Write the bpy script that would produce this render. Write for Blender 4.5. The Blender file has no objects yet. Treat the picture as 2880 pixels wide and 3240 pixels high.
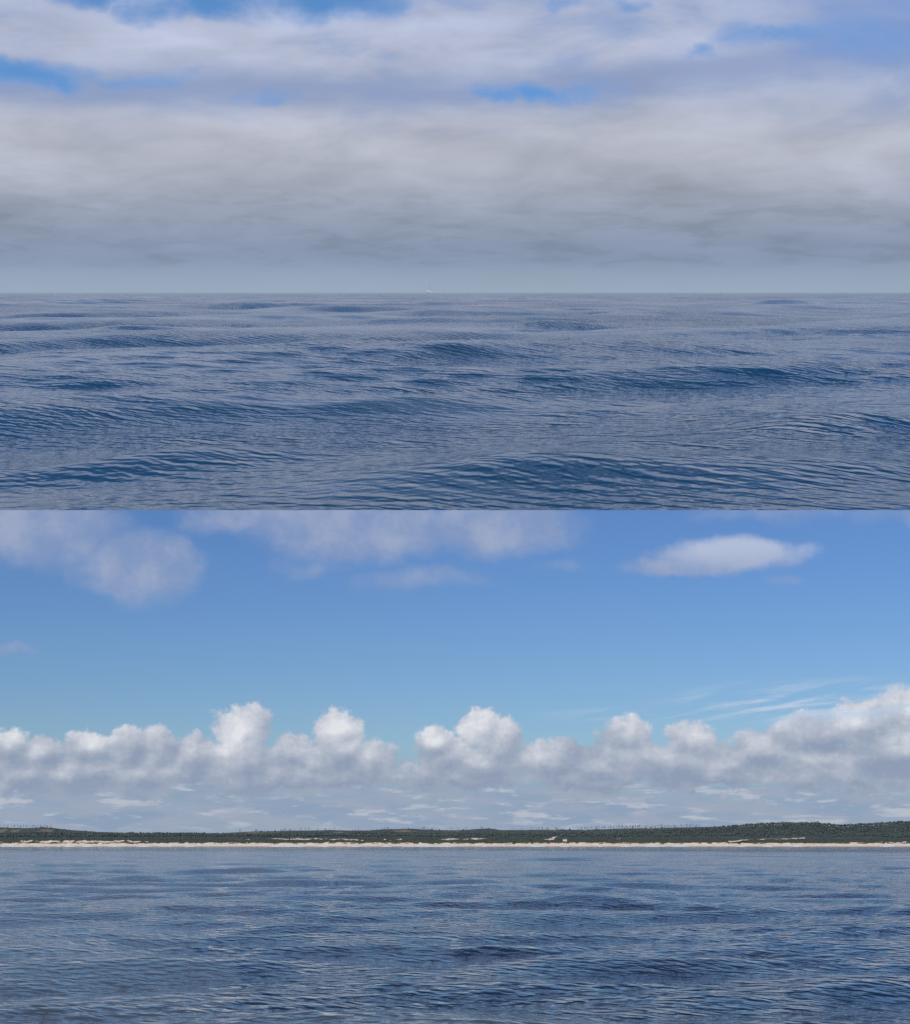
import bpy, bmesh, math, random
import numpy as np
from mathutils import Vector, Matrix

R = math.radians
scene = bpy.context.scene
col = scene.collection
random.seed(7)
rng = np.random.default_rng(11)

# ------------------------------------------------------------------ camera
EYE = 3.0                       # metres above either sea
PITCH = 12.40
cam_d = bpy.data.cameras.new('camera')
cam = bpy.data.objects.new('camera', cam_d)
col.objects.link(cam)
cam_d.sensor_fit = 'HORIZONTAL'
cam_d.sensor_width = 36.0
cam_d.lens = 60.0
cam_d.clip_start = 0.1
cam_d.clip_end = 60000
cam.location = (0, 0, EYE)
cam.rotation_euler = (R(90 + PITCH), 0, 0)
scene.camera = cam

TILT = 20.68                    # slope of the upper sea
SUN_EL, SUN_ROT = 38.0, 215.0   # behind the camera, to the left
scene.view_settings.view_transform = 'Standard'
scene.view_settings.look = 'None'
scene.view_settings.gamma = 1
scene.view_settings.exposure = 0
scene.view_settings.use_curve_mapping = False
scene.render.engine = 'CYCLES'
scene.cycles.max_bounces = 5
scene.cycles.volume_bounces = 0
scene.cycles.use_denoising = False

sun_d = bpy.data.lights.new('sun', 'SUN')
sun_d.energy = 3.2
sun_d.angle = R(0.5)
sun_d.color = (1.0, 0.95, 0.88)
sun = bpy.data.objects.new('sun', sun_d)
col.objects.link(sun)
sd = Vector((math.sin(R(SUN_ROT)) * math.cos(R(SUN_EL)), math.cos(R(SUN_ROT)) * math.cos(R(SUN_EL)), math.sin(R(SUN_EL))))
sun.rotation_euler = sd.to_track_quat('Z', 'Y').to_euler()
sun.location = (0, -40, 60)


# ------------------------------------------------------------------ node helper
class G:
    """small expression helper on a node tree"""
    def __init__(s, nt):
        s.nt = nt
    def n(s, t, **kw):
        x = s.nt.nodes.new(t)
        for k, v in kw.items():
            setattr(x, k, v)
        return x
    def put(s, sock, v):
        if isinstance(v, bpy.types.NodeSocket):
            s.nt.links.new(v, sock)
        elif v is not None:
            if sock.type == 'RGBA' and len(v) == 3:
                v = (*v, 1)
            sock.default_value = v
    def m(s, op, a, b=None, c=None, clamp=False):
        x = s.n('ShaderNodeMath', operation=op, use_clamp=clamp)
        s.put(x.inputs[0], a)
        if b is not None: s.put(x.inputs[1], b)
        if c is not None: s.put(x.inputs[2], c)
        return x.outputs[0]
    def v(s, op, a, b=None, c=None):
        x = s.n('ShaderNodeVectorMath', operation=op)
        s.put(x.inputs[0], a)
        if b is not None: s.put(x.inputs[1], b)
        if c is not None: s.put(x.inputs[2], c)
        return x.outputs['Value' if op in ('LENGTH', 'DOT_PRODUCT') else 'Vector']
    def scale(s, a, f):
        x = s.n('ShaderNodeVectorMath', operation='SCALE')
        s.put(x.inputs[0], a); s.put(x.inputs['Scale'], f)
        return x.outputs[0]
    def mr(s, val, a, b, c=0.0, d=1.0, smooth=True):
        x = s.n('ShaderNodeMapRange', interpolation_type='SMOOTHSTEP' if smooth else 'LINEAR')
        for i, q in enumerate((val, a, b, c, d)):
            s.put(x.inputs[i], q)
        return x.outputs[0]
    def mix(s, f, a, b, mode='MIX'):
        x = s.n('ShaderNodeMix', data_type='RGBA', blend_type=mode)
        s.put(x.inputs[0], f); s.put(x.inputs[6], a); s.put(x.inputs[7], b)
        return x.outputs[2]
    def noise(s, vec, scale, detail=4, rough=0.55, dist=0.0, out='Fac'):
        x = s.n('ShaderNodeTexNoise')
        s.put(x.inputs['Vector'], vec)
        x.inputs['Scale'].default_value = scale
        x.inputs['Detail'].default_value = detail
        x.inputs['Roughness'].default_value = rough
        x.inputs['Distortion'].default_value = dist
        return x.outputs[out]
    def xyz(s, a, b, c):
        x = s.n('ShaderNodeCombineXYZ')
        s.put(x.inputs[0], a); s.put(x.inputs[1], b); s.put(x.inputs[2], c)
        return x.outputs[0]
    def sep(s, vec):
        x = s.n('ShaderNodeSeparateXYZ')
        s.put(x.inputs[0], vec)
        return x.outputs
    def ramp(s, f, pts, interp='B_SPLINE'):
        x = s.n('ShaderNodeValToRGB')
        s.put(x.inputs[0], f)
        cr = x.color_ramp
        cr.interpolation = interp
        while len(cr.elements) > 1: cr.elements.remove(cr.elements[-1])
        cr.elements[0].position = pts[0][0]; cr.elements[0].color = (*pts[0][1], 1)
        for p, c in pts[1:]:
            e = cr.elements.new(p); e.color = (*c, 1)
        return x.outputs[0]


def lin(r, g, b):
    f = lambda c: (c / 255 / 12.92) if c / 255 <= .04045 else ((c / 255 + .055) / 1.055) ** 2.4
    return (f(r), f(g), f(b))


def new_group(name, ins, outs):
    g = bpy.data.node_groups.new(name, 'ShaderNodeTree')
    for nme, t in ins:
        g.interface.new_socket(nme, in_out='INPUT', socket_type=t)
    for nme, t in outs:
        g.interface.new_socket(nme, in_out='OUTPUT', socket_type=t)
    k = G(g)
    gi = k.n('NodeGroupInput'); go = k.n('NodeGroupOutput')
    return g, k, gi.outputs, go.inputs


# direction -> (azimuth, elevation) in degrees
def angles(k, d):
    x, y, z = k.sep(d)[0:3]
    az = k.m('MULTIPLY', k.m('ARCTAN2', x, y), 57.29578)
    el = k.m('MULTIPLY', k.m('ARCSINE', z), 57.29578)
    return az, el


# --- soft cumulus heads: (azimuth, elevation, half width, half height) in degrees
HEADS = [(-16.3,3.55,1.0,.62),(-15.1,3.35,.85,.6),(-16.8,2.8,1.1,.7),(-13.4,3.6,.85,.62),(-14.4,2.5,2.2,.8),
 (-12.1,3.55,.85,.8),(-10.95,3.6,.75,.8),(-11.6,2.6,1.9,.85),(-9.7,3.35,.85,.8),(-7.9,4.25,1.05,1.05),(-8.1,3.0,1.5,1.05),
 (-6.1,3.55,.85,.65),(-5.1,3.0,1.1,.7),(-4.35,4.3,.95,.85),(-4.2,3.6,.8,.8),(-3.2,3.2,1.1,.8),(-.75,3.85,.72,.6),
 (-.2,3.35,1.1,.75),(.95,4.35,.85,.85),(1.85,3.95,.9,.85),(1.0,3.0,1.9,.85),(3.6,3.2,1.7,.85),(5.1,2.8,1.9,.7),
 (6.45,4.05,1.05,.8),(6.5,3.2,1.7,.9),(8.65,3.9,.95,.75),(8.2,3.0,1.9,.8),(10.2,3.0,1.5,.7),(11.2,3.5,1.2,.7),
 (13.0,4.0,1.6,.8),(13.1,3.0,2.3,.9),(14.8,4.5,1.3,.8),(16.6,4.85,1.2,.9),(16.0,3.5,2.3,1.1),(19.5,4.2,2.2,1.0),(-19.5,3.2,2.2,1.0)]

hg, k, gi, go = new_group('cumulus_heads', [('P', 'NodeSocketVector')], [('D', 'NodeSocketFloat')])
acc = None
for (a, e, rx, ry) in HEADS:
    rx *= 1.16; ry *= 1.12; e *= .975
    q = k.v('MULTIPLY_ADD', gi[0], (1 / rx, 1 / ry, 0), (-a / rx, -e / ry, 0))
    l = k.v('LENGTH', q)
    acc = l if acc is None else k.m('SMOOTH_MIN', acc, l, 0.18)
elv = k.sep(gi[0])[1]
# the grey bank the heads rise from
band = k.m('SUBTRACT', .52, k.m('MULTIPLY', k.m('ABSOLUTE', k.m('SUBTRACT', elv, 2.5)), .72))
lowg = k.m('MULTIPLY', k.m('SUBTRACT', k.noise(k.v('MULTIPLY', gi[0], (1, 1.5, 1)), .42, 4, .55), .5), 2.3)
d0 = k.m('SMOOTH_MAX', k.m('SUBTRACT', 1.0, acc), k.m('ADD', band, lowg), .2)
nz = k.noise(gi[0], 0.9, 10, 0.65, 0.0)
nz2 = k.noise(gi[0], 2.6, 4, 0.6, 0.0)
d1 = k.m('ADD', d0, k.m('MULTIPLY', k.m('SUBTRACT', nz, 0.5), 1.5))
d1 = k.m('ADD', d1, k.m('MULTIPLY', k.m('SUBTRACT', nz2, 0.5), 0.35))
k.put(go[0], d1)


def blob_sum(k, P, blobs, soft=1.0):
    acc = None
    for (a, e, rx, ry, w) in blobs:
        q = k.v('MULTIPLY_ADD', P, (1 / rx, 1 / ry, 0), (-a / rx, -e / ry, 0))
        l = k.m('MULTIPLY', k.mr(k.v('LENGTH', q), soft, 0.0), w)
        acc = l if acc is None else k.m('MAXIMUM', acc, l)
    return acc


SKY_K = 0.10
# ------------------------------------------------------------------ sky over the coast
lg, k, gi, go = new_group('coast_sky', [('Dir', 'NodeSocketVector')], [('Color', 'NodeSocketColor')])
az, el = angles(k, gi[0])
sky = k.n('ShaderNodeTexSky', sky_type='NISHITA')
sky.sun_disc = False; sky.sun_elevation = R(SUN_EL); sky.sun_rotation = R(SUN_ROT)
sky.air_density = 1.0; sky.dust_density = 0.3; sky.ozone_density = 1.6
k.put(sky.inputs[0], gi[0])
base = k.scale(sky.outputs[0], SKY_K * .93)
tint = k.ramp(k.mr(el, -2, 40, smooth=False), [(0, (.50, .66, .84)), (.17, (.49, .66, .90)), (.33, (.41, .60, .96)), (1, (.42, .60, .85))])
base = k.v('MULTIPLY', base, tint)
P = k.xyz(az, el, 0)
warp = k.v('SUBTRACT', k.noise(P, 0.45, 5, .55, 0, 'Color'), (.5, .5, .5))
Pw = k.v('ADD', P, k.v('MULTIPLY', warp, (3.2, 1.2, 0)))
# low murk along the horizon
Ps = k.v('MULTIPLY', P, (.35, 1.9, 1))
murk = k.mr(el, 4.2, 1.2)
base = k.mix(k.m('MULTIPLY', murk, .9), base, k.mix(k.mr(k.noise(Ps, .6, 5, .6, .4), .38, .62), lin(137, 157, 186), lin(150, 165, 188)))
# cumulus bank
def cum(Pv):
    x = k.n('ShaderNodeGroup'); x.node_tree = hg
    k.put(x.inputs[0], Pv)
    return x.outputs[0]
dA = cum(P)
dB = cum(k.v('ADD', P, (-.20, .34, 0)))
dens = k.mr(dA, 0.0, .30)
slope = k.m('SUBTRACT', dA, dB)
lit = k.m('ADD', k.m('MULTIPLY', slope, .55), k.mr(el, 1.6, 4.2, .16, .40, False))
lit = k.m('ADD', lit, k.m('MULTIPLY', k.m('SUBTRACT', k.noise(k.v('MULTIPLY', P, (1, 1.9, 1)), .5, 4, .5), .5), 1.3))
tops = blob_sum(k, P, [(-7.9, 4.15, 1.7, 1.5, 1.0), (-4.3, 4.2, 1.5, 1.35, 1.0), (.9, 4.2, 1.7, 1.5, 1.0), (-15.9, 3.9, 1.3, .7, .8), (-13.2, 3.7, 1.1, .8, .7), (-10.9, 3.1, .8, .6, .6), (-.8, 3.8, .8, .6, .8), (-10.5, 2.7, .8, .7, .7), (14.8, 4.6, 1.8, 1.1, .7), (16.8, 4.8, 1.6, 1.2, .7), (11.0, 3.6, 1.1, .8, .7), (8.9, 3.8, 1.4, .9, .5), (-5.6, 3.5, 1.0, .6, .6)])
lit = k.m('ADD', lit, k.m('MULTIPLY', tops, .42), clamp=True)
litc = k.ramp(lit, [(0, lin(142, 156, 180)), (.25, lin(157, 168, 187)), (.55, lin(182, 189, 203)), (.85, lin(212, 215, 223)), (1, lin(226, 228, 233))], 'LINEAR')
# flat far layers under the bank
st = k.noise(Ps, 1.5, 7, .64, .3)
stm = k.m('MULTIPLY', k.mr(st, .50, .62), k.m('MULTIPLY', k.mr(el, 3.0, 2.0), k.mr(el, .25, 1.0)))
base = k.mix(k.m('MULTIPLY', stm, .75), base, lin(190, 195, 205))
bank = k.m('MULTIPLY', k.mr(el, 3.3, 2.2), .8)
base = k.mix(k.m('MULTIPLY', bank, k.mr(k.noise(Ps, .9, 5, .6, .3), .46, .60)), base, lin(156, 167, 187))
dens = k.m('MULTIPLY', dens, k.mr(k.m('ADD', el, k.m('MULTIPLY', k.m('SUBTRACT', st, .5), 1.8)), .9, 2.2))
base = k.mix(k.m('MULTIPLY', dens, .97), base, litc)
# wisps right of the bank
wv = k.noise(k.v('MULTIPLY', k.v('ADD', P, k.xyz(0, k.m('MULTIPLY', az, -.12), 0)), (.25, 2.6, 1)), 1.0, 5, .6, .4)
wm = k.m('MULTIPLY', k.mr(wv, .42, .64), blob_sum(k, P, [(13.5, 5.1, 7.5, 1.1, 1.3), (8, 4.75, 6, .4, .9)], 1.0))
base = k.mix(k.m('MULTIPLY', wm, .95), base, lin(184, 202, 224))
# grey lilac cloud sheets higher up, with distinct sheets where the sky shows them
hb = blob_sum(k, Pw, [(-15.8, 11.5, 5.5, 2.6, 1.0), (-11.8, 10.2, 3.6, 2.1, 1.1), (-8.5, 12.2, 3.5, 1.5, .9), (-4.0, 11.9, 6.6, 2.1, 1.3), (1.5, 12.0, 5.6, 1.9, 1.2), (-1.5, 9.9, 5.0, .9, .55), (-5.5, 10.2, 3.0, .8, .4),
                      (10.6, 10.6, 4.2, 1.0, 1.35), (9.0, 10.3, 3.4, .6, 1.0), (4.0, 10.4, 2.6, .6, .4), (12.6, 12.2, 5.5, .9, .5), (17, 12.0, 3.5, 1.0, .5), (-16.6, 6.9, 2.2, .45, .45), (12.6, 9.6, 1.8, .4, .4)], 1.0)
hn = k.noise(k.v('MULTIPLY', Pw, (1, 1.6, 1)), .38, 8, .62)
hm = k.m('MULTIPLY', k.mr(k.m('ADD', k.m('MULTIPLY', hb, 1.25), k.m('MULTIPLY', k.m('SUBTRACT', hn, .5), 1.1)), .05, 1.05), k.mr(hb, 0, .3))
# overhead cover beyond the photograph's frame: broken grey cloud
cx, cy, cz = k.sep(gi[0])[0:3]
ovp = k.v('DIVIDE', gi[0], k.xyz(k.m('ADD', k.m('ABSOLUTE', cz), .12), k.m('ADD', k.m('ABSOLUTE', cz), .12), 1.0))
ov = k.m('MULTIPLY', k.mr(k.noise(ovp, 2.4, 5, .55), .30, .66), k.mr(el, 15, 26))
hm = k.m('MAXIMUM', hm, ov)
hc = k.mix(k.mr(k.noise(P, .5, 5, .6), .35, .7), lin(136, 155, 192), lin(170, 178, 200))
hc = k.mix(k.mr(el, 14, 24), hc, lin(152, 158, 170))
base = k.mix(k.m('MULTIPLY', hm, .76), base, k.mix(k.mr(az, 7.5, 9.5), hc, k.mix(k.m('MULTIPLY', k.mr(el, 9.8, 11.0), k.mr(el, 11.7, 11.1)), hc, lin(194, 201, 219))))
k.put(go[0], base)

# ------------------------------------------------------------------ sky over the open sea
ug, k, gi, go = new_group('open_sea_sky', [('Dir', 'NodeSocketVector')], [('Color', 'NodeSocketColor')])
vr = k.n('ShaderNodeVectorRotate', rotation_type='X_AXIS')
k.put(vr.inputs['Vector'], gi[0]); vr.inputs['Angle'].default_value = R(-TILT)
D = vr.outputs[0]
az, el = angles(k, D)
sky = k.n('ShaderNodeTexSky', sky_type='NISHITA')
sky.sun_disc = False; sky.sun_elevation = R(SUN_EL); sky.sun_rotation = R(SUN_ROT)
sky.air_density = 1.0; sky.dust_density = 0.3; sky.ozone_density = 1.6
k.put(sky.inputs[0], gi[0])
base = k.v('MULTIPLY', k.scale(sky.outputs[0], SKY_K * 2), k.ramp(k.mr(el, 0, 40, smooth=False), [(0, (.50, .80, .98)), (.27, (.50, .80, .98)), (.5, (.15, .38, .57)), (1, (.15, .36, .54))]))
P = k.xyz(az, el, 0)
warp = k.v('SUBTRACT', k.noise(P, 0.36, 5, .5, 0, 'Color'), (.5, .5, .5))
Pw = k.v('ADD', P, k.v('MULTIPLY', warp, (7.5, 2.2, 0)))
gaps = blob_sum(k, Pw, [(-9.0, 10.2, 3.6, 1.1, 1.0), (-4.6, 10.6, 5.4, 1.3, 1.1), (-13.0, 10.6, 3.5, .8, .9), (-15.6, 7.75, 3.9, .75, 1.0), (-11.5, 7.5, 3.5, .5, .5), (-7.0, 7.2, 1.8, .45, .5),
                        (2.8, 7.3, 3.3, .62, 1.0), (4.4, 10.5, 2.0, .5, .5), (9.3, 8.7, 1.5, .4, .55), (12.0, 9.0, 3.6, .7, .5), (14.7, 8.5, 3.0, .7, .42), (16.5, 10.3, 3.0, .8, .35)], 1.0)
gn = k.noise(k.v('MULTIPLY', P, (.42, 1.5, 1)), .8, 8, .66, .5)
gap = k.mr(k.m('ADD', gaps, k.m('MULTIPLY', k.m('SUBTRACT', gn, .5), 1.2)), .0, 1.15)
gap = k.m('MULTIPLY', gap, k.mr(gaps, 0, .30))
# higher than the frame the cover breaks up
dx, dy, dz = k.sep(D)[0:3]
den = k.m('ADD', k.m('MAXIMUM', dz, 0.0), .10)
hp = k.v('DIVIDE', D, k.xyz(den, den, 1.0))
hi = k.m('MULTIPLY', k.mr(k.noise(hp, 1.2, 5, .55), .32, .52), k.mr(el, 11, 19))
gap = k.m('MAXIMUM', gap, k.m('MULTIPLY', hi, .85))
# shade of the cloud by height, with long streaks
# a bluer trough between the two cloud decks, climbing to the right
tro = k.m('SUBTRACT', el, k.m('ADD', 7.15, k.m('MULTIPLY', k.m('MAXIMUM', k.m('SUBTRACT', az, 3), 0), .12)))
tro = k.m('ADD', tro, k.m('MULTIPLY', k.m('SUBTRACT', k.noise(k.v('MULTIPLY', P, (.25, .8, 1)), .8, 4, .55), .5), 1.6))
tro = k.mr(k.m('ABSOLUTE', tro), 1.15, .1)
prof = k.ramp(k.mr(el, 0, 14, smooth=False),
              [(0, lin(152, 170, 188)), (.045, lin(148, 165, 186)), (.08, lin(135, 151, 176)), (.14, lin(139, 152, 175)), (.22, lin(154, 164, 182)),
               (.31, lin(175, 180, 194)), (.43, lin(184, 188, 202)), (.50, lin(172, 181, 202)), (.57, lin(172, 181, 205)), (.64, lin(184, 191, 212)), (.76, lin(168, 180, 210)), (1, lin(150, 168, 202))])
s1 = k.noise(k.v('MULTIPLY', P, (.24, 1.0, 1)), 1.0, 6, .5, .6)
s2 = k.noise(k.v('MULTIPLY', P, (.36, .95, 1)), .42, 6, .55, .3)
v1 = k.m('MULTIPLY', k.m('SUBTRACT', s1, .5), k.mr(el, .2, 1.8, .04, .36))
v2 = k.m('MULTIPLY', k.m('SUBTRACT', s2, .5), k.mr(el, .8, 4, .1, .85))
val = k.m('ADD', 1.0, k.m('ADD', v1, v2))
# small darker bellies low over the sea
s3 = k.noise(k.v('MULTIPLY', P, (.30, 1.5, 1)), 1.3, 6, .6, .4)
bel = k.m('MULTIPLY', k.mr(s3, .46, .64), k.m('MULTIPLY', k.mr(el, .75, 1.1), k.mr(el, 5.2, 2.4)))
val = k.m('SUBTRACT', val, k.m('MULTIPLY', bel, .10))
cl = k.scale(prof, val)
# thinner cloud is bluer
cl = k.mix(k.m('MULTIPLY', tro, .75), cl, lin(134, 153, 192))
thin = k.m('MULTIPLY', k.mr(s2, .52, .32), k.mr(el, 4.5, 8.5))
cl = k.mix(k.m('MULTIPLY', thin, .6), cl, lin(128, 160, 212))
side = k.m('MULTIPLY', k.mr(az, 5, 15), k.mr(el, 5, 9.5))
cl = k.mix(k.m('MULTIPLY', side, .6), cl, k.mix(k.mr(s2, .4, .6), lin(120, 152, 208), lin(150, 168, 206)))
cl = k.mix(k.m('MULTIPLY', k.mr(gaps, 0, .6), .6), cl, lin(134, 164, 214))
out = k.mix(k.m('MULTIPLY', gap, .97), cl, base)
k.put(go[0], out)

# ------------------------------------------------------------------ world
world = bpy.data.worlds.new('World')
scene.world = world
world.use_nodes = True
nt = world.node_tree
nt.nodes.clear()
k = G(nt)
tc = k.n('ShaderNodeTexCoord')
Dg = tc.outputs['Generated']
a = k.n('ShaderNodeGroup'); a.node_tree = lg; k.put(a.inputs[0], Dg)
b = k.n('ShaderNodeGroup'); b.node_tree = ug; k.put(b.inputs[0], Dg)
az, el = angles(k, Dg)
c = k.mix(k.mr(el, 13.2, 20.3), a.outputs[0], b.outputs[0])
bg = k.n('ShaderNodeBackground')
k.put(bg.inputs[0], c); bg.inputs[1].default_value = 1.0
wo = k.n('ShaderNodeOutputWorld')
nt.links.new(bg.outputs[0], wo.inputs[0])
world.cycles.sampling_method = 'MANUAL'
world.cycles.sample_map_resolution = 512


# ------------------------------------------------------------------ object helpers
def mat(name):
    m = bpy.data.materials.new(name)
    m.use_nodes = True
    k = G(m.node_tree)
    return m, k, m.node_tree.nodes['Principled BSDF']

def link(name, me, material=None, parent=None):
    o = bpy.data.objects.new(name, me)
    col.objects.link(o)
    if material is not None and me is not None:
        me.materials.append(material)
    if parent is not None:
        o.parent = parent
    return o

def tag(o, label=None, cat=None, group=None, kind=None):
    for kk, v in (('label', label), ('category', cat), ('group', group), ('kind', kind)):
        if v: o[kk] = v
    return o

def mesh_np(name, V, F, smooth=True):
    """V (n,3), F (m,k) arrays -> mesh"""
    me = bpy.data.meshes.new(name)
    V = np.ascontiguousarray(V, dtype=np.float32); F = np.ascontiguousarray(F, dtype=np.int32)
    me.vertices.add(len(V)); me.vertices.foreach_set('co', V.ravel())
    n = F.shape[1]
    me.loops.add(F.size); me.loops.foreach_set('vertex_index', F.ravel())
    me.polygons.add(len(F))
    me.polygons.foreach_set('loop_start', np.arange(0, F.size, n, dtype=np.int32))
    me.polygons.foreach_set('use_smooth', np.full(len(F), smooth, dtype=bool))
    me.update(calc_edges=True)
    return me

def grid_faces(nr, nc):
    i = np.arange(nr - 1)[:, None] * nc + np.arange(nc - 1)[None, :]
    i = i.ravel()
    return np.stack([i, i + 1, i + nc + 1, i + nc], 1)


# ------------------------------------------------------------------ the two seas
def spectrum(bands, seed):
    """each band: (count, shortest, longest wavelength, mean heading, spread, rms slope, patchy)"""
    r = np.random.default_rng(seed)
    out = []
    for (n, l0, l1, th, sp, slope, patchy) in bands:
        lam = l0 * (l1 / l0) ** ((np.arange(n) + r.random(n)) / n)
        th_ = np.radians(th + sp * r.standard_normal(n))
        kk = 2 * np.pi / lam
        amp = slope * math.sqrt(2.0 / n) / kk * (0.6 + 0.8 * r.random(n))
        for i in range(n):
            out.append((kk[i], math.sin(th_[i]), math.cos(th_[i]), amp[i], r.random() * 6.283, patchy))
    return out

def patch_field(X, Y, seed):
    r = np.random.default_rng(seed)
    f = np.zeros_like(X)
    for i in range(9):
        lam = 7.0 * 1.55 ** i
        t = r.random() * 3.14
        f += np.sin(2 * np.pi / lam * (X * .55 * math.cos(t) + Y * math.sin(t)) + r.random() * 6.28)
    return np.clip(1.0 + f / 4.2, .25, 1.9)

def wave_height(X, Y, step, spec, seed):
    Z = np.zeros_like(X)
    pf = patch_field(X, Y, seed)
    for (kk, sx, sy, a, ph, patchy) in spec:
        lam = 2 * math.pi / kk
        # crests too short for the mesh at this distance are left to the material
        fade = np.clip((lam / np.maximum(step, 1e-6) - 2.6) / 2.0, 0, 1)
        if not fade.any(): continue
        th = kk * (X * sx + Y * sy) + ph
        # slow bend of the crests
        th = th + 0.9 * np.sin(kk * .13 * (X * sy - Y * sx) + ph * 3.1)
        w = a * fade
        if patchy: w = w * pf
        Z += w * (np.cos(th) + 0.5 * kk * a * 1.6 * np.cos(2 * th))
    return Z

def swell_packets(X, Y, packets):
    """single short-lived swell crests: (x, y, half length, width, height, lean)"""
    Z = np.zeros_like(X)
    for (x0, y0, hl, w, a, m) in packets:
        dx = X - x0
        c = (Y - y0 - m * dx - w * .5 * np.sin(dx / hl * 2.3 + y0)) / math.sqrt(1 + m * m)
        c = np.where(c < 0, c, c * .6)
        Z += a * np.exp(-(c / w) ** 2) * np.exp(-(dx / hl) ** 2) * (1 + .25 * np.sin(dx / hl * 5 + x0))
    return Z

def build_sea(name, d0, d1, nc, rel0, rel1, spec, seed, material, halfw, cut=None, packets=()):
    ds = [d0]
    while ds[-1] < d1:
        d = ds[-1]
        ds.append(d * (1 + min(rel0 + d * 2.2e-5, rel1)))
    ds = np.array(ds); ds *= 1.0
    nr = len(ds)
    u = np.linspace(-1, 1, nc)
    Y = np.repeat(ds[:, None], nc, 1)
    X = u[None, :] * (halfw * Y + 3.0)
    step = np.gradient(ds)[:, None] * np.ones((1, nc))
    if cut is not None:
        # the near edge follows a clean cut through the waves
        y0 = Y[0].copy(); x0 = X[0]
        for _ in range(12):
            z0 = wave_height(x0, y0, step[0], spec, seed) + swell_packets(x0, y0, packets)
            y0 = y0 * .5 + .5 * (EYE - z0) / math.tan(R(cut))
        w = np.clip(1 - (Y - d0) / (d0 * .35), 0, 1)
        Y = Y + (y0 - d0)[None, :] * w
    Z = wave_height(X, Y, step, spec, seed) + swell_packets(X, Y, packets)
    V = np.stack([X, Y, Z], 2).reshape(-1, 3)
    me = mesh_np(name, V, grid_faces(nr, nc))
    print(name, nr, nc, len(me.polygons) * 2)
    return link(name, me, material)

def water_mat(name, base, ripple, fine, rough, head=-6, spread=14, ntrain=14, seed=1, warp_amt=.9, lmin=.36, lmax=2.6, plo=.35, phi=1.5):
    m, k, p = mat(name)
    tc = k.n('ShaderNodeTexCoord')
    geo = k.n('ShaderNodeNewGeometry')
    ob = tc.outputs['Object']
    def slopes(scale, sx, sy, stretch, detail, off):
        v = k.v('MULTIPLY', k.v('ADD', ob, off), (stretch, 1.0, 1.0))
        c = k.noise(v, scale, detail, .6, 0.0, 'Color')
        c = k.v('SUBTRACT', c, (.5, .5, .5))
        return k.v('MULTIPLY', c, (sx, sy, 0))
    far = k.v('LENGTH', ob)
    patch = k.mr(k.noise(k.v('MULTIPLY', ob, (.4, 1, 0)), .05, 5, .6), .38, .66, plo, phi)
    # wandering crests: the coordinates drift before the wave trains are laid on them
    w1 = k.v('SUBTRACT', k.noise(k.v('MULTIPLY', ob, (.5, 1, 0)), .45, 3, .6, 0, 'Color'), (.5, .5, .5))
    wob = k.v('ADD', ob, k.scale(w1, warp_amt))
    rr_ = random.Random(seed)
    s = slopes(9.0, fine * 1.0, fine * 1.7, .55, 2, (13, 1, 0))
    for i in range(ntrain):
        lam = lmin * (lmax / lmin) ** ((i + rr_.random()) / ntrain)
        th = R(head + rr_.gauss(0, spread)); kk = 6.2832 / lam
        ph = k.m('ADD', k.v('DOT_PRODUCT', wob, (kk * math.sin(th), kk * math.cos(th), 0)), rr_.random() * 6.28)
        sn = k.m('SINE', ph)
        # slope of a wave with narrow crests
        sn = k.m('MULTIPLY', sn, k.m('ADD', 1.0, k.m('MULTIPLY', k.m('COSINE', ph), .72)))
        a_ = ripple * math.sqrt(2.0 / ntrain)
        s = k.v('MULTIPLY_ADD', k.xyz(sn, sn, 0), (a_ * math.sin(th), a_ * math.cos(th), 0), s)
    # longer waves than the mesh carries far out
    fr = k.mr(far, 60, 500, 0.0, 1.0)
    s3 = k.scale(slopes(.45, ripple * .8, ripple * 2.1, .45, 4, (5, 2, 0)), fr)
    s = k.v('ADD', k.scale(s, patch), s3)
    vt = k.n('ShaderNodeVectorTransform', vector_type='VECTOR', convert_from='OBJECT', convert_to='WORLD')
    k.put(vt.inputs[0], s)
    N = k.v('NORMALIZE', k.v('ADD', geo.outputs['Normal'], vt.outputs[0]))
    k.put(p.inputs['Normal'], N)
    p.inputs['Base Color'].default_value = (*base, 1)
    p.inputs['Roughness'].default_value = rough
    p.inputs['IOR'].default_value = 1.333
    return m

open_water = water_mat('open_water', (.001, .034, .078), .125, .03, .03, 26, 32, 32, 4, .4, .15, .80, .30, 1.6)
coast_water = water_mat('coast_water', (.055, .065, .072), .165, .05, .05, 12, 42, 30, 9, .5, .16, .85, .75, 1.25)

spec_u = spectrum([(7, 16, 52, -42, 16, .055, False), (16, 4, 14, -24, 28, .038, False), (20, .9, 4, 16, 34, .040, True)], 5)
spec_l = spectrum([(7, 14, 48, -14, 26, .020, False), (16, 3.5, 13, 5, 30, .056, False), (30, .8, 3.5, 5, 38, .085, True)], 21)
swells_u = [(-5.5, 94, 14, 3.6, .58, .9), (-15, 74, 12, 3.0, .50, .4), (4.2, 71, 9, 3.0, .50, .9), (12, 56, 4.5, 1.9, .36, .4), (-5.8, 25.6, 4.6, 2.2, .34, .12), (0, 24.0, 14, 2.6, .24, -.02),
            (8.9, 35, 5.0, 2.0, .30, .6), (1.6, 24.2, 3.8, 1.9, .13, -.1), (6.4, 24.6, 3.4, 1.9, .13, .12), (77, 336, 26, 7, 1.0, .2), (-20, 290, 36, 6, .8, .6), (28, 185, 20, 4.5, .6, 1.0),
            (-23, 110, 7, 2.0, .28, .3), (-12, 48, 4, 1.4, .16, .3), (7, 130, 8, 2.4, .35, .2), (-1, 44, 3.5, 1.2, .13, .5), (5.2, 30, 3.0, 1.0, .10, .6)]
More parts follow.
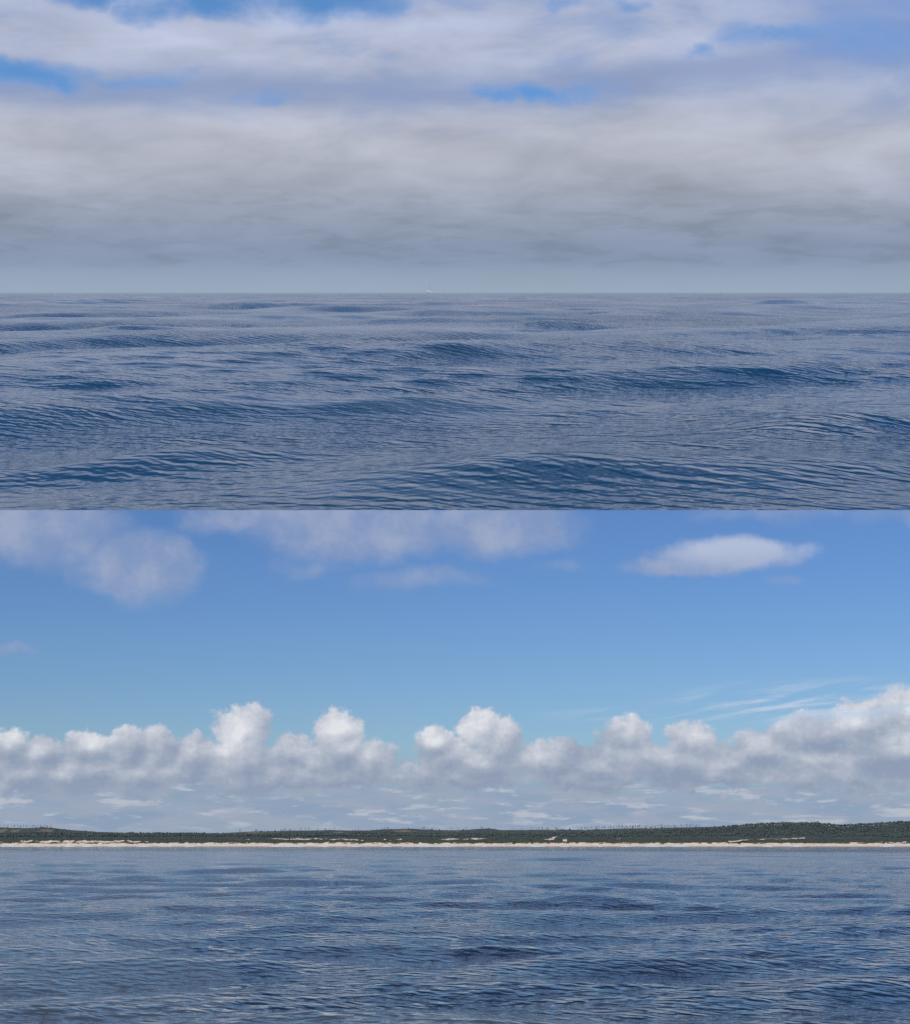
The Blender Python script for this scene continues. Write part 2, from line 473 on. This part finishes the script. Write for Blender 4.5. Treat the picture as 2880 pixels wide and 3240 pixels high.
swells_l = [(1, 104, 9, 2.6, .36, .5), (8, 86, 7, 2.2, .30, .3), (14.5, 54, 6, 1.8, .19, .5), (-9.5, 50, 5, 1.6, .17, .2), (-14, 44, 5, 1.6, .17, -.2), (27, 330, 20, 6, .45, .3),
            (19, 72, 6, 1.8, .24, .3), (-10, 130, 12, 3, .36, .4), (3, 40, 4, 1.3, .10, .2), (9, 33, 4, 1.2, .08, -.2), (-5, 32, 4, 1.2, .09, .2), (-24, 180, 16, 4, .5, .2)]

sea_u = build_sea('sea', EYE / math.tan(R(8.21)), 3000, 430, .0030, .010, spec_u, 3, open_water, .34, cut=8.21, packets=swells_u)
tag(sea_u, 'smooth blue grey open sea with low swell under the overcast sky', 'sea', None, 'structure')
M_up = Matrix.Translation((0, 0, EYE)) @ Matrix.Rotation(R(TILT), 4, 'X') @ Matrix.Translation((0, 0, -EYE))
sea_u.matrix_world = M_up

sea_l = build_sea('sea', 21.0, 4440, 430, .0032, .012, spec_l, 8, coast_water, .36, packets=swells_l)
tag(sea_l, 'choppy dark blue sea in front of the sandy coast', 'sea', None, 'structure')

# unseen glowing sheet added so the coast water reflects sky, not the raised sea
cm = bpy.data.materials.new('added_sky_glow')
cm.use_nodes = True
cm.node_tree.nodes.clear()
k = G(cm.node_tree)
g = k.n('ShaderNodeNewGeometry')
dv = k.v('NORMALIZE', k.v('SUBTRACT', g.outputs['Position'], (0, 0, EYE)))
# spread over the whole height of the sky
e_ = k.n('ShaderNodeGroup'); e_.node_tree = lg
k.put(e_.inputs[0], dv)
em = k.n('ShaderNodeEmission'); k.put(em.inputs[0], e_.outputs[0])
k.put(k.n('ShaderNodeOutputMaterial').inputs[0], em.outputs[0])
ys = np.geomspace(33, 2990, 30)
V = []
for y in ys:
    for u in np.linspace(-1, 1, 13):
        V.append((u * (.34 * y + 4), y, -1.2))
over = link('sky', mesh_np('sky', np.array(V), grid_faces(30, 13)), cm)  # added sheet, only stands in for sky in the water's reflections
over.matrix_world = M_up
tag(over, 'unseen glowing sky sheet added below the raised sea', 'sky', None, 'structure')


# ------------------------------------------------------------------ coast
YS = 4400.0
PX = 3028.0 / 1817.0
def vnoise(x, y, scale, seed, octaves=4):
    """cheap value noise, vectorised"""
    x = np.asarray(x, float) / scale; y = np.asarray(y, float) / scale
    out = np.zeros(np.broadcast(x, y).shape); amp = 1.0; tot = 0
    for o in range(octaves):
        xi = np.floor(x).astype(np.int64); yi = np.floor(y).astype(np.int64)
        fx = x - xi; fy = y - yi
        fx = fx * fx * (3 - 2 * fx); fy = fy * fy * (3 - 2 * fy)
        def h(a, b):
            n = (a * 374761393 + b * 668265263 + (seed + o) * 69069) & 0x7fffffff
            n = ((n ^ (n >> 13)) * 1274126177) & 0x7fffffff
            return ((n ^ (n >> 16)) & 0xffff) / 65535.0
        v = (h(xi, yi) * (1 - fx) + h(xi + 1, yi) * fx) * (1 - fy) + (h(xi, yi + 1) * (1 - fx) + h(xi + 1, yi + 1) * fx) * fy
        out = out + amp * v; tot += amp
        amp *= .5; x = x * 2.03 + 7.1; y = y * 2.03 + 3.3
    return out / tot

def sx(px, d=5000.0):           # bearing across the frame -> metres at distance d
    return (px - 908.5) / 3028.0 * d

# ridge heights along the coast (bearing in degrees, metres)
FR_A = [-25, -17.2, -14.5, -12, -9, -6, -3, 0, 3, 5.4, 7.5, 9, 10.2, 11.2, 12.2, 13.2, 14.0, 14.8, 16.0, 17.2, 19, 25]
FR_H = [34, 34, 36, 35, 34, 34, 36, 36, 37, 39, 46, 52, 59, 65, 68, 67, 60, 64, 70, 68, 66, 62]
BK_A = [-25, -17.2, -14.6, -13.6, -12, -9.5, -7.5, -5, -3.2, -1.6, -.2, 1.2, 2.6, 3.8, 5.5, 7.5, 9.5, 12, 25]
BK_H = [66, 66, 63, 54, 46, 42, 51, 56, 56, 61, 56, 60, 55, 59, 58, 64, 68, 66, 60]
SC_A = [-25, -10, -4, 2, 8, 11, 25]
SC_H = [9, 10, 12, 12, 9, 7, 7]

def terrain(x, y):
    x = np.asarray(x, float); y = np.asarray(y, float)
    a = np.degrees(np.arctan2(x, y))
    s = y - YS - 10 * np.sin(x / 310.0) - 6 * np.sin(x / 97.0 + 1) + 12 * ((x / 1300.0) ** 2)
    fr = np.interp(a, FR_A, FR_H); bk = np.interp(a, BK_A, BK_H); sc = np.interp(a, SC_A, SC_H)
    z = -1.2 + s * .045
    z = np.where(s > 75, 2.2, z)
    sm = lambda t: np.clip(t, 0, 1) ** 2 * (3 - 2 * np.clip(t, 0, 1))
    n1 = vnoise(x, y, 26, 1, 4); n2 = vnoise(x, y, 90, 5, 4); n3 = vnoise(x, y, 240, 9, 4)
    # foredune
    dune = sm((s - 62) / 34) * (5.0 + 6.5 * n1 * (.6 + .6 * n2))
    z = z + dune
    back = sm((s - 105) / 70)
    z = z * (1 - back) + back * (11 + sc * .35 + 9 * np.clip((s - 105) / 130, 0, 1.4) + 6 * (n1 - .5) + 5 * (n2 - .5))
    rise = sm((s - 230) / 370)
    z = z * (1 - rise) + rise * (fr + 7 * (n2 - .5) + 5 * (n3 - .5))
    dip = sm((s - 620) / 200)
    z = z * (1 - dip) + dip * (fr * .55)
    r2 = sm((s - 880) / 280)
    z = z * (1 - r2) + r2 * (bk + 9 * (n2 - .5) + 2.5 * (n1 - .5))
    z = z - sm((s - 1230) / 500) * 50
    return z, s

nx = 1150
svals = np.concatenate([np.linspace(-45, 60, 14), np.arange(64, 200, 4.0), np.arange(200, 620, 9.0), np.arange(620, 1260, 14.0), np.linspace(1280, 1700, 8)])
u = np.linspace(-1, 1, nx)
Yg = YS + np.repeat(svals[:, None], nx, 1)
Xg = u[None, :] * (.36 * Yg)
Zg, Sg = terrain(Xg, Yg)
# bare sand: beach, foredune face, blow-outs and tracks
Ag = np.degrees(np.arctan2(Xg, Yg))
nn = vnoise(Xg, Yg, 9, 31, 3); n2 = vnoise(Xg, Yg, 34, 33, 4)
sand = (Sg < 84).astype(float)
fd = (Sg >= 84) & (Sg < 112)
sand = np.where(fd, (nn > .46).astype(float), sand)
def near(Ac, Sc, wa, ws, gain=1.0):
    return gain * np.exp(-((Ag - Ac) / wa) ** 2 - ((Sg - Sc) / ws) ** 2)
spots = (near(-14.2, 150, 1.6, 22, 1.2) + near(-12.2, 140, 1.5, 16, 1.1) + near(-8, 190, 1.2, 30, .6) + near(-6.4, 210, .7, 40, .7) + near(-5.0, 215, 1.2, 30, 1.1) + near(-4.2, 170, 1.1, 20, .8)
         + near(-2.2, 180, .9, 26, .8) + near(-.2, 205, .8, 24, 1.1) + near(.6, 190, .9, 26, 1.1) + near(-1.3, 150, 3, 12, .4) + near(6.0, 215, .5, 14, .8)
         + near(7.6, 170, .9, 12, .7) + near(15.9, 135, 1.0, 22, .9) + near(3.45, 180, .22, 14, 1.4) + near(-16.8, 130, 1.2, 18, .7))
n3 = vnoise(Xg * 1.6, Yg, 15, 37, 3)
blow = (spots * .8 * (.1 + 1.0 * n2 + 1.5 * (n3 - .42)) > .50)
# the forked sand scar and the track that climbs to the right
t = np.clip((Sg - 190) / 150, 0, 1)
scar = (np.abs(Ag - (3.58 + .10 * t)) < .045 + .035 * np.abs(t - .8)) & (Sg > 180) & (Sg < 330)
fork = (np.abs(Ag - (3.66 + (Sg - 270) / 60 * .09)) < .035) & (Sg > 270) & (Sg < 345)
track = (np.abs(Sg - (160 + (np.clip(Ag, 10.2, 12.75) - 10.2) * 42 + 8 * np.sin(Ag * 3))) < 9) & (Ag > 10.0) & (Ag < 12.7)
sand = np.where((Sg > 108) & (Sg < 600), (blow | scar | fork | track).astype(float), sand)
ridge_bare = (Sg > 1040) & (Sg < 1200) & (vnoise(Xg, Yg, 60, 44, 4) > .60)
bare = ridge_bare.astype(float)
me = mesh_np('coast', np.stack([Xg, Yg, Zg], 2).reshape(-1, 3), grid_faces(len(svals), nx))
at = me.attributes.new('sand', 'FLOAT', 'POINT'); at.data.foreach_set('value', sand.ravel().astype(np.float32))
at = me.attributes.new('bare', 'FLOAT', 'POINT'); at.data.foreach_set('value', bare.ravel().astype(np.float32))
at = me.attributes.new('inland', 'FLOAT', 'POINT'); at.data.foreach_set('value', Sg.ravel().astype(np.float32))

gm, k, p = mat('coast_ground')
ge = k.n('ShaderNodeNewGeometry')
pos = ge.outputs['Position']
fs = k.n('ShaderNodeAttribute', attribute_name='sand').outputs['Fac']
fb = k.n('ShaderNodeAttribute', attribute_name='bare').outputs['Fac']
fi = k.n('ShaderNodeAttribute', attribute_name='inland').outputs['Fac']
nsc = k.noise(pos, .05, 6, .65)
nsc2 = k.noise(pos, .22, 4, .6)
sc1 = k.mix(k.mr(nsc2, .35, .65), (.042, .056, .044), (.070, .082, .056))
sc1 = k.mix(k.m('MULTIPLY', k.mr(nsc, .5, .68), .45), sc1, (.085, .075, .048))
forest = k.mix(k.mr(nsc, .3, .7), (.058, .072, .066), (.074, .088, .078))
veg = k.mix(k.mr(fi, 180, 300), sc1, forest)
veg = k.mix(fb, veg, (.16, .14, .10))
sandc = k.mix(k.mr(nsc, .3, .7), (.60, .47, .35), (.72, .58, .45))
wet = k.mr(fi, 42, 26)
sandc = k.mix(k.m('MULTIPLY', wet, .6), sandc, (.30, .235, .175))
k.put(p.inputs['Base Color'], k.mix(fs, veg, sandc))
p.inputs['Roughness'].default_value = .95
p.inputs['Specular IOR Level'].default_value = .1
coast = link('coast', me, gm)
tag(coast, 'low wooded coast with a pale sand beach and dunes', 'coast', None, 'structure')

def simple(name, c1, c2, scale, rough=.9):
    m, k, p = mat(name)
    g = k.n('ShaderNodeNewGeometry')
    k.put(p.inputs['Base Color'], k.mix(k.mr(k.noise(g.outputs['Position'], scale, 4, .6), .35, .65), c1, c2))
    p.inputs['Roughness'].default_value = rough
    p.inputs['Specular IOR Level'].default_value = .2
    return m

pine_mat = simple('pine_foliage', (.064, .080, .076), (.086, .102, .090), .03)  # pine blue-green, lifted paler and bluer in place of distance haze
scrub_mat = simple('scrub_foliage', (.040, .050, .040), (.075, .082, .060), .2)
bark_mat = simple('grey_bark', (.055, .05, .045), (.09, .08, .07), .5)
foam_mat = simple('foam', (.70, .72, .72), (.82, .82, .80), .3)

def ico_unit(sub):
    bm = bmesh.new(); bmesh.ops.create_icosphere(bm, subdivisions=sub, radius=1.0)
    V = np.array([v.co[:] for v in bm.verts]); F = np.array([[v.index for v in f.verts] for f in bm.faces])
    bm.free(); return V, F
ICO_V, ICO_F = ico_unit(1)

def scatter_lumps(name, centres, radii, material, squash=.75, lumps=2):
    """many small uneven crowns joined into one mesh"""
    r = np.random.default_rng(len(centres))
    n = len(centres) * lumps
    c = np.repeat(centres, lumps, 0) + r.standard_normal((n, 3)) * np.repeat(radii, lumps)[:, None] * np.array([.45, .45, .28])
    rad = np.repeat(radii, lumps) * (.55 + .5 * r.random(n))
    jit = 1 + .28 * r.standard_normal((n, len(ICO_V), 1))
    V = ICO_V[None] * jit * rad[:, None, None] * np.array([1, 1, squash]) + c[:, None, :]
    F = ICO_F[None] + (np.arange(n) * len(ICO_V))[:, None, None]
    return link(name, mesh_np(name, V.reshape(-1, 3), F.reshape(-1, 3), False), material)

# forest: a mass nobody could count
def ground_pts(n, a0, a1, s0, s1, seed):
    r = np.random.default_rng(seed)
    a = np.radians(a0 + (a1 - a0) * r.random(n)); s = s0 + (s1 - s0) * r.random(n)
    y = YS + s; x = np.tan(a) * y
    z, S = terrain(x, y)
    return x, y, z, S, np.degrees(a)

x, y, z, S, A = ground_pts(17000, -19.5, 19.5, 262, 640, 3)
hgt = 4.5 + 4.5 * np.clip((S - 260) / 200, 0, 1)
rr = rng.random(len(x))
edge = 270 + 45 * vnoise(x, y, 120, 71, 3)
insc = (np.abs(A - 3.63) < .16) & (S < 350)
keep = (S > edge) & ~insc & ~((np.abs(S - (160 + (np.clip(A, 10.2, 12.75) - 10.2) * 42)) < 14) & (A < 12.8) & (A > 10))
cen = np.stack([x, y, z + hgt * (.45 + .35 * rr)], 1)[keep]
forest = scatter_lumps('pine_forest', cen, (1.8 + 1.8 * rng.random(len(x)))[keep], pine_mat, .85, 1)
tag(forest, 'dense dark green pine forest covering the slope behind the dunes', 'forest', None, 'stuff')

x, y, z, S, A = ground_pts(1700, -19.5, 19.5, 900, 1200, 13)
kp = vnoise(x, y, 110, 81, 3) > .46
far_w = scatter_lumps('far_woodland', np.stack([x, y, z + 1.2], 1)[kp], (1.8 + 1.6 * rng.random(len(x)))[kp], pine_mat, .6, 1)
tag(far_w, 'thin scrubby wood on the far low ridge behind the forest', 'wood', None, 'stuff')

# scrub on the dunes
x, y, z, S, A = ground_pts(9000, -19.5, 19.5, 84, 262, 23)
cl = vnoise(x, y, 22, 91, 3)
inl = np.interp(S, [84, 112, 150, 262], [.60, .47, .38, .33])
kp = cl > inl
# no bushes on the open sand
ss = np.zeros(len(x), bool)
for (ac, scn, wa, ws) in [(-14.2,150,1.3,16),(-12.2,140,1.2,12),(-5.0,215,.9,22),(-4.2,170,.8,14),(-.2,205,.6,18),(.6,190,.7,20),(15.9,135,.8,18),(3.6,250,.2,90)]:
    ss |= ((A - ac) / wa) ** 2 + ((S - scn) / ws) ** 2 < 1
kp &= ~(ss & (cl < .62))
scr = scatter_lumps('dune_scrub', np.stack([x, y, z + .2], 1)[kp], (.8 + 1.3 * rng.random(len(x)) ** 2)[kp], scrub_mat, .6, 1)
tag(scr, 'dark low scrub speckling the sand dunes above the beach', 'scrub', None, 'stuff')

# ---- single pines along the skylines
def cone_tube(bm, a, b, ra, rb, n=5):
    a = Vector(a); b = Vector(b)
    d = (b - a).normalized(); t = d.orthogonal().normalized(); w = d.cross(t)
    la = [bm.verts.new(a + (t * math.cos(i * 6.2832 / n) + w * math.sin(i * 6.2832 / n)) * ra) for i in range(n)]
    lb = [bm.verts.new(b + (t * math.cos(i * 6.2832 / n) + w * math.sin(i * 6.2832 / n)) * rb) for i in range(n)]
    for i in range(n):
        bm.faces.new((la[i], la[(i + 1) % n], lb[(i + 1) % n], lb[i]))
    bm.faces.new(lb); bm.faces.new(la[::-1])

def to_mesh(bm, name):
    me = bpy.data.meshes.new(name); bm.to_mesh(me); bm.free(); return me

def pine_variant(seed, H, bushy):
    r = random.Random(seed)
    bm = bmesh.new()
    lean = (r.uniform(-.5, .5), r.uniform(-.3, .3))
    top = (lean[0], lean[1], H)
    cone_tube(bm, (0, 0, -1.0), (lean[0] * .5, lean[1] * .5, H * .55), .34, .24)
    cone_tube(bm, (lean[0] * .5, lean[1] * .5, H * .55), top, .24, .08)
    limbs = []
    for i in range(6):
        f = r.uniform(.45, .95); a = r.uniform(0, 6.28); L = r.uniform(1.0, 2.4) * (1.3 - f * .5) * (1.25 if bushy else .8)
        b0 = Vector((lean[0] * f, lean[1] * f, H * f)); b1 = b0 + Vector((math.cos(a) * L, math.sin(a) * L, L * .35))
        cone_tube(bm, b0, b1, .10, .03, 3); limbs.append(b1)
    tr = to_mesh(bm, 'trunk'); tr.materials.append(bark_mat)
    Vs, Fs, off = [], [], 0
    npr = np.random.default_rng(seed)
    pts = [Vector(top)] + limbs + ([Vector((lean[0] * .8 + r.uniform(-1, 1), r.uniform(-1, 1), H * r.uniform(.6, .95))) for _ in range(5)] if bushy else [])
    for i, pnt in enumerate(pts):
        rad = r.uniform(.9, 1.7) * (1.15 if bushy else .62)
        V = ICO_V * rad * np.array([1.15, 1.15, .62]) * (1 + .25 * npr.standard_normal((len(ICO_V), 1))) + np.array(pnt)
        Vs.append(V); Fs.append(ICO_F + off); off += len(ICO_V)
    cr = mesh_np('crown', np.concatenate(Vs), np.concatenate(Fs), False); cr.materials.append(pine_mat)
    return tr, cr

variants = [pine_variant(40 + i, 8.5 + i % 3, True) for i in range(5)]
sparse = [pine_variant(70 + i, 8.0 + 1.3 * (i % 3), False) for i in range(6)]

def plant(var, x, y, z, sc, rz, label, group, name='pine_tree'):
    e = bpy.data.objects.new(name, None); col.objects.link(e)
    e.location = (x, y, z); e.rotation_euler = (0, 0, rz); e.scale = (sc, sc, sc)
    tag(e, label, 'tree', group)
    for nm, m_ in (('trunk', var[0]), ('crown', var[1])):
        c = bpy.data.objects.new(nm, m_); col.objects.link(c); c.parent = e
    return e

def crest(a, s0, s1):
    """the point of the ground that stands highest in view on this bearing"""
    ss_ = np.linspace(s0, s1, 40); yy = YS + ss_; xx = math.tan(R(a)) * yy
    zz, _ = terrain(xx, yy)
    i = int(np.argmax((zz - EYE) / yy))
    return xx[i], yy[i], zz[i]

r = random.Random(5)
def row(n, a0, a1, s0, s1, vs, label, group, smin, smax, clump=None, zones=()):
    for i in range(n):
        if clump:
            c = r.choice(clump); a = r.gauss(c[0], c[1])
        else:
            a = a0 + (a1 - a0) * (i + r.random()) / n
        x, y, z = crest(a, s0, s1)
        y2 = y + r.uniform(-14, 8); x2 = math.tan(R(a)) * y2
        z2 = float(terrain(x2, y2)[0])
        lb = label
        for (lim, words) in zones:
            if a < lim:
                lb = label + ' ' + words
                break
        plant(r.choice(vs), x2, y2, z2 - .2, r.uniform(smin, smax), r.uniform(0, 6.28), lb, group)

row(110, 7.6, 18.2, 480, 640, variants, 'round crowned pine on the forest hill skyline,', 'pines on the skyline of the right hand forest hill', .6, .95,
    zones=[(9.4, 'where the hill starts to rise'), (11.4, 'on its climbing left shoulder'), (13.4, 'on its long level top'), (14.8, 'in the shallow dip'), (99, 'on the hump at the right end')])
row(42, -17.6, -14.6, 1040, 1230, sparse, 'thin bare trunked pine', 'pines in the stand on the far left ridge', .8, 1.15,
    zones=[(-16.2, 'at the outer end of the far left ridge stand'), (99, 'where the far left ridge stand thins out')])
row(75, -8.5, 5.0, 1040, 1230, sparse, 'small lone pine against the sky', 'scattered pines on the middle ridge', .5, 1.1,
    zones=[(-6.4, 'left of the first low hump on the ridge'), (-4.2, 'on the first low hump of the ridge'), (-2.6, 'in the saddle past the first hump'), (-.9, 'left of the middle ridge hump'), (.6, 'on the middle hump of the ridge'), (1.7, 'right of the middle hump'), (2.9, 'on the level ridge before the sand scar'), (99, 'on the ridge above the forked sand scar')],
    clump=[(-7.3, .6), (-6.1, .5), (-5.0, .3), (-3.2, .9), (-1.8, .5), (-.2, .5), (1.1, .5), (2.2, .6), (3.2, .25), (3.8, .2)])
row(70, 4.6, 9.0, 1040, 1230, sparse, 'slim pine in the open row', 'open row of pines left of the forest hill', .8, 1.3,
    zones=[(6.0, 'at its sparse left end above the white building'), (7.6, 'halfway along the low ridge'), (99, 'where it meets the forest hill')])

# ---- surf along the waterline
Vs = []; Fs = []
for i in range(46):
    a = r.uniform(-18, 18) if i > 22 else r.choice([-8.8, -6.3, 3.9, -.3, 11.2, -16, 7.5]) + r.gauss(0, .5)
    L = r.uniform(10, 48); w = r.uniform(1.4, 4.0)
    y0 = YS + 14 + r.uniform(-6, 8); x0 = math.tan(R(a)) * y0
    n = 14; base = len(Vs)
    for j in range(n + 1):
        t = j / n; ww = w * math.sin(math.pi * t) ** .5 * (0.6 + .6 * r.random()) + .05
        xx = x0 + (t - .5) * L; yy = y0 + 1.5 * math.sin(t * 5 + i)
        zt = float(terrain(xx, yy)[0]); zz = max(0.05, zt) + .15
        hh = 1.1 * math.sin(math.pi * t) * (0.5 + r.random() * .6) + .05
        Vs += [(xx, yy - ww, zz - .25), (xx, yy - ww * .4, zz + hh), (xx, yy + ww, zz + .05)]
    for j in range(n):
        q = base + j * 3
        Fs += [(q, q + 3, q + 4, q + 1), (q + 1, q + 4, q + 5, q + 2)]
surf = link('surf', mesh_np('surf', np.array(Vs), np.array(Fs)), foam_mat)
tag(surf, 'white broken surf along the edge of the sand beach', 'surf', None, 'stuff')

# ---- buildings on the dunes
def box(bm, x0, x1, y0, y1, z0, z1):
    v = [bm.verts.new(c) for c in ((x0, y0, z0), (x1, y0, z0), (x1, y1, z0), (x0, y1, z0), (x0, y0, z1), (x1, y0, z1), (x1, y1, z1), (x0, y1, z1))]
    for f in ((3, 2, 1, 0), (4, 5, 6, 7), (0, 1, 5, 4), (1, 2, 6, 5), (2, 3, 7, 6), (3, 0, 4, 7)):
        bm.faces.new([v[i] for i in f])

def part(name, material, parent, build):
    bm = bmesh.new(); build(bm)
    return link(name, to_mesh(bm, name), material, parent)

def gable(bm, x0, x1, y0, y1, z0, z1, t=.25):
    ym = (y0 + y1) / 2
    for (ya, yb) in ((y0, ym), (y1, ym)):
        v = [bm.verts.new(c) for c in ((x0, ya, z0), (x1, ya, z0), (x1, yb, z1), (x0, yb, z1), (x0, ya, z0 + t), (x1, ya, z0 + t), (x1, yb, z1 + t), (x0, yb, z1 + t))]
        for f in ((0, 1, 2, 3), (4, 5, 6, 7), (0, 1, 5, 4), (1, 2, 6, 5), (2, 3, 7, 6), (3, 0, 4, 7)):
            bm.faces.new([v[i] for i in f])
    bmesh.ops.recalc_face_normals(bm, faces=bm.faces)

dark_wood = simple('dark_timber', (.028, .034, .030), (.045, .05, .045), .6)
dark_roof = simple('dark_roof', (.035, .045, .05), (.05, .06, .065), .6)
white_wall = simple('white_render', (.62, .62, .60), (.76, .76, .73), .4)
glass_m = simple('dark_glass', (.02, .025, .03), (.03, .035, .04), .5, .15)
grey_roof = simple('grey_roof', (.35, .35, .34), (.45, .45, .43), .5)

def house(a, s, w, d, h, rise, wallm, roofm, name, label, cat, nwin, lift=0.0):
    y = YS + s; x = math.tan(R(a)) * y; z = float(terrain(x, y)[0]) + lift
    e = bpy.data.objects.new(name, None); col.objects.link(e); e.location = (x, y, z)
    tag(e, label, cat)
    part('wall', wallm, e, lambda bm: box(bm, -w / 2, w / 2, -d / 2, d / 2, -3.5, h))
    part('roof', roofm, e, lambda bm: gable(bm, -w / 2 - .4, w / 2 + .4, -d / 2 - .4, d / 2 + .4, h, h + rise))
    for i in range(nwin):
        xc = -w / 2 + w * (i + .5) / nwin
        part('window', glass_m, e, lambda bm: box(bm, xc - .55, xc + .55, -d / 2 - .08, -d / 2 + .02, h * .4, h * .78))
    part('door', dark_wood, e, lambda bm: box(bm, -w / 2 + .4, -w / 2 + 1.3, -d / 2 - .1, -d / 2 + .02, 0, h * .75))
    return e

house(10.55, 122, 13, 7, 3.6, 1.6, dark_wood, dark_roof, 'beach_hut', 'dark timber hut with a low roof on the dune crest', 'hut', 3, 1.5)
house(4.05, 150, 12, 6, 2.6, .7, white_wall, grey_roof, 'white_building', 'small low white building among the dune scrub', 'building', 4, 2.5)

# ------------------------------------------------------------------ sailing yacht on the upper horizon
hull_m = simple('white_gelcoat', (.78, .78, .76), (.84, .84, .82), .3, .25)
spar_m = simple('grey_spar', (.35, .36, .38), (.42, .43, .45), .5, .4)
canvas_m = simple('cream_canvas', (.62, .60, .55), (.70, .68, .63), .5)
boot_m = simple('dark_bottom_paint', (.05, .06, .08), (.07, .08, .10), .5)

def yacht():
    e = bpy.data.objects.new('sailing_yacht', None); col.objects.link(e)
    tag(e, 'white sailing yacht with bare mast and cockpit canopy on the far horizon', 'yacht')
    # hull: bow towards +x
    xs = [-6.0, -5.6, -4, -2, 0, 2, 4, 5.3, 6.1]
    beam = [1.5, 1.65, 1.9, 2.0, 2.0, 1.85, 1.3, .7, .06]
    sheer = [1.25, 1.25, 1.2, 1.2, 1.25, 1.35, 1.5, 1.62, 1.7]
    keel = [.1, -.25, -.5, -.6, -.6, -.55, -.4, -.15, .5]
    def hull(bm):
        rows = []
        for x_, b_, s_, k_ in zip(xs, beam, sheer, keel):
            sec = [(b_, s_), (b_ * .97, s_ * .5), (b_ * .75, 0), (b_ * .3, k_ * .8), (0, k_)]
            pts = [(x_, yy, zz) for yy, zz in sec] + [(x_, -yy, zz) for yy, zz in sec[-2::-1]]
            rows.append([bm.verts.new(q) for q in pts])
        for a_, b_ in zip(rows, rows[1:]):
            for i in range(len(a_) - 1):
                bm.faces.new((a_[i], b_[i], b_[i + 1], a_[i + 1]))
            bm.faces.new((a_[0], a_[-1], b_[-1], b_[0]))
        bm.faces.new(rows[0]); bm.faces.new(rows[-1][::-1])
        bmesh.ops.recalc_face_normals(bm, faces=bm.faces)
    part('hull', hull_m, e, hull)
    part('stripe', boot_m, e, lambda bm: [box(bm, -4, 1.5, s_ * 2.01 - .02, s_ * 2.01 + .02, .86, .93) for s_ in (-1, 1)])
    def taper(bm, x0, x1, y0, z0, z1, ins):
        box(bm, x0, x1, -y0, y0, z0, z1)
        for v in bm.verts:
            if v.co.z > z1 - .01:
                v.co.x += -ins if v.co.x > (x0 + x1) / 2 else ins * .5; v.co.y *= .82
    part('cabin', hull_m, e, lambda bm: taper(bm, -2.8, 3.4, 1.35, 1.2, 2.25, 1.4))
    for s_ in (-1, 1):
        for i in range(3):
            part('window', glass_m, e, lambda bm: box(bm, -1.8 + i * 1.1, -1.1 + i * 1.1, s_ * 1.26 - .07, s_ * 1.26 + .07, 1.62, 1.84))
    part('windscreen', glass_m, e, lambda bm: box(bm, -2.95, -2.75, -1.0, 1.0, 2.1, 2.75))
    part('sprayhood', canvas_m, e, lambda bm: taper(bm, -3.6, -1.7, 1.2, 2.2, 2.95, .5))
    part('canopy', canvas_m, e, lambda bm: taper(bm, -6.0, -3.5, 1.45, 2.95, 3.2, .15))
    for sx_ in (-5.8, -3.7):
        for s_ in (-1, 1):
            part('canopy_pole', spar_m, e, lambda bm: cone_tube(bm, (sx_, s_ * 1.3, 1.2), (sx_, s_ * 1.3, 3.0), .05, .05))
    part('mast', spar_m, e, lambda bm: cone_tube(bm, (.9, 0, 1.9), (.7, 0, 18.5), .16, .10, 8))
    part('boom', spar_m, e, lambda bm: cone_tube(bm, (.8, 0, 3.6), (-4.2, 0, 3.7), .12, .10, 6))
    part('furled_sail', canvas_m, e, lambda bm: cone_tube(bm, (.5, 0, 3.85), (-4.0, 0, 3.85), .26, .14, 6))
    part('furled_headsail', canvas_m, e, lambda bm: cone_tube(bm, (5.9, 0, 2.0), (.8, 0, 17.6), .13, .05, 6))
    part('backstay', spar_m, e, lambda bm: cone_tube(bm, (-5.9, 0, 1.4), (.7, 0, 18.4), .03, .03, 4))
    for s_ in (-1, 1):
        part('shroud', spar_m, e, lambda bm: cone_tube(bm, (.6, s_ * 1.85, 1.3), (.75, 0, 17.4), .03, .03, 4))
        part('spreader', spar_m, e, lambda bm: cone_tube(bm, (.8, 0, 10), (.7, s_ * 1.1, 10.1), .04, .03, 4))
    def rail(bm):
        for s_ in (-1, 1):
            for x0, x1, b0, b1, z0, z1 in ((-5.9, -2, 1.6, 2, 1.9, 1.85), (-2, 2, 2, 1.85, 1.85, 2.0), (2, 6.0, 1.85, .1, 2.0, 2.35)):
                cone_tube(bm, (x0, s_ * b0, z0), (x1, s_ * b1, z1), .03, .03, 4)
    part('guard_rail', spar_m, e, rail)
    part('fender', boot_m, e, lambda bm: cone_tube(bm, (5.8, 0, 1.75), (6.2, 0, 1.7), .14, .12, 8))
    return e
yt = yacht()
for c_ in yt.children:
    if c_.name.split('.')[0] not in ('mast', 'boom', 'furled_sail', 'furled_headsail', 'backstay', 'shroud', 'spreader'):
        c_.scale.z = 1.45
yd = 2850.0
yt.matrix_world = M_up @ Matrix.Translation(((858 - 908.5) / 3028 * yd, yd, .1)) @ Matrix.Rotation(R(-28), 4, 'Z')
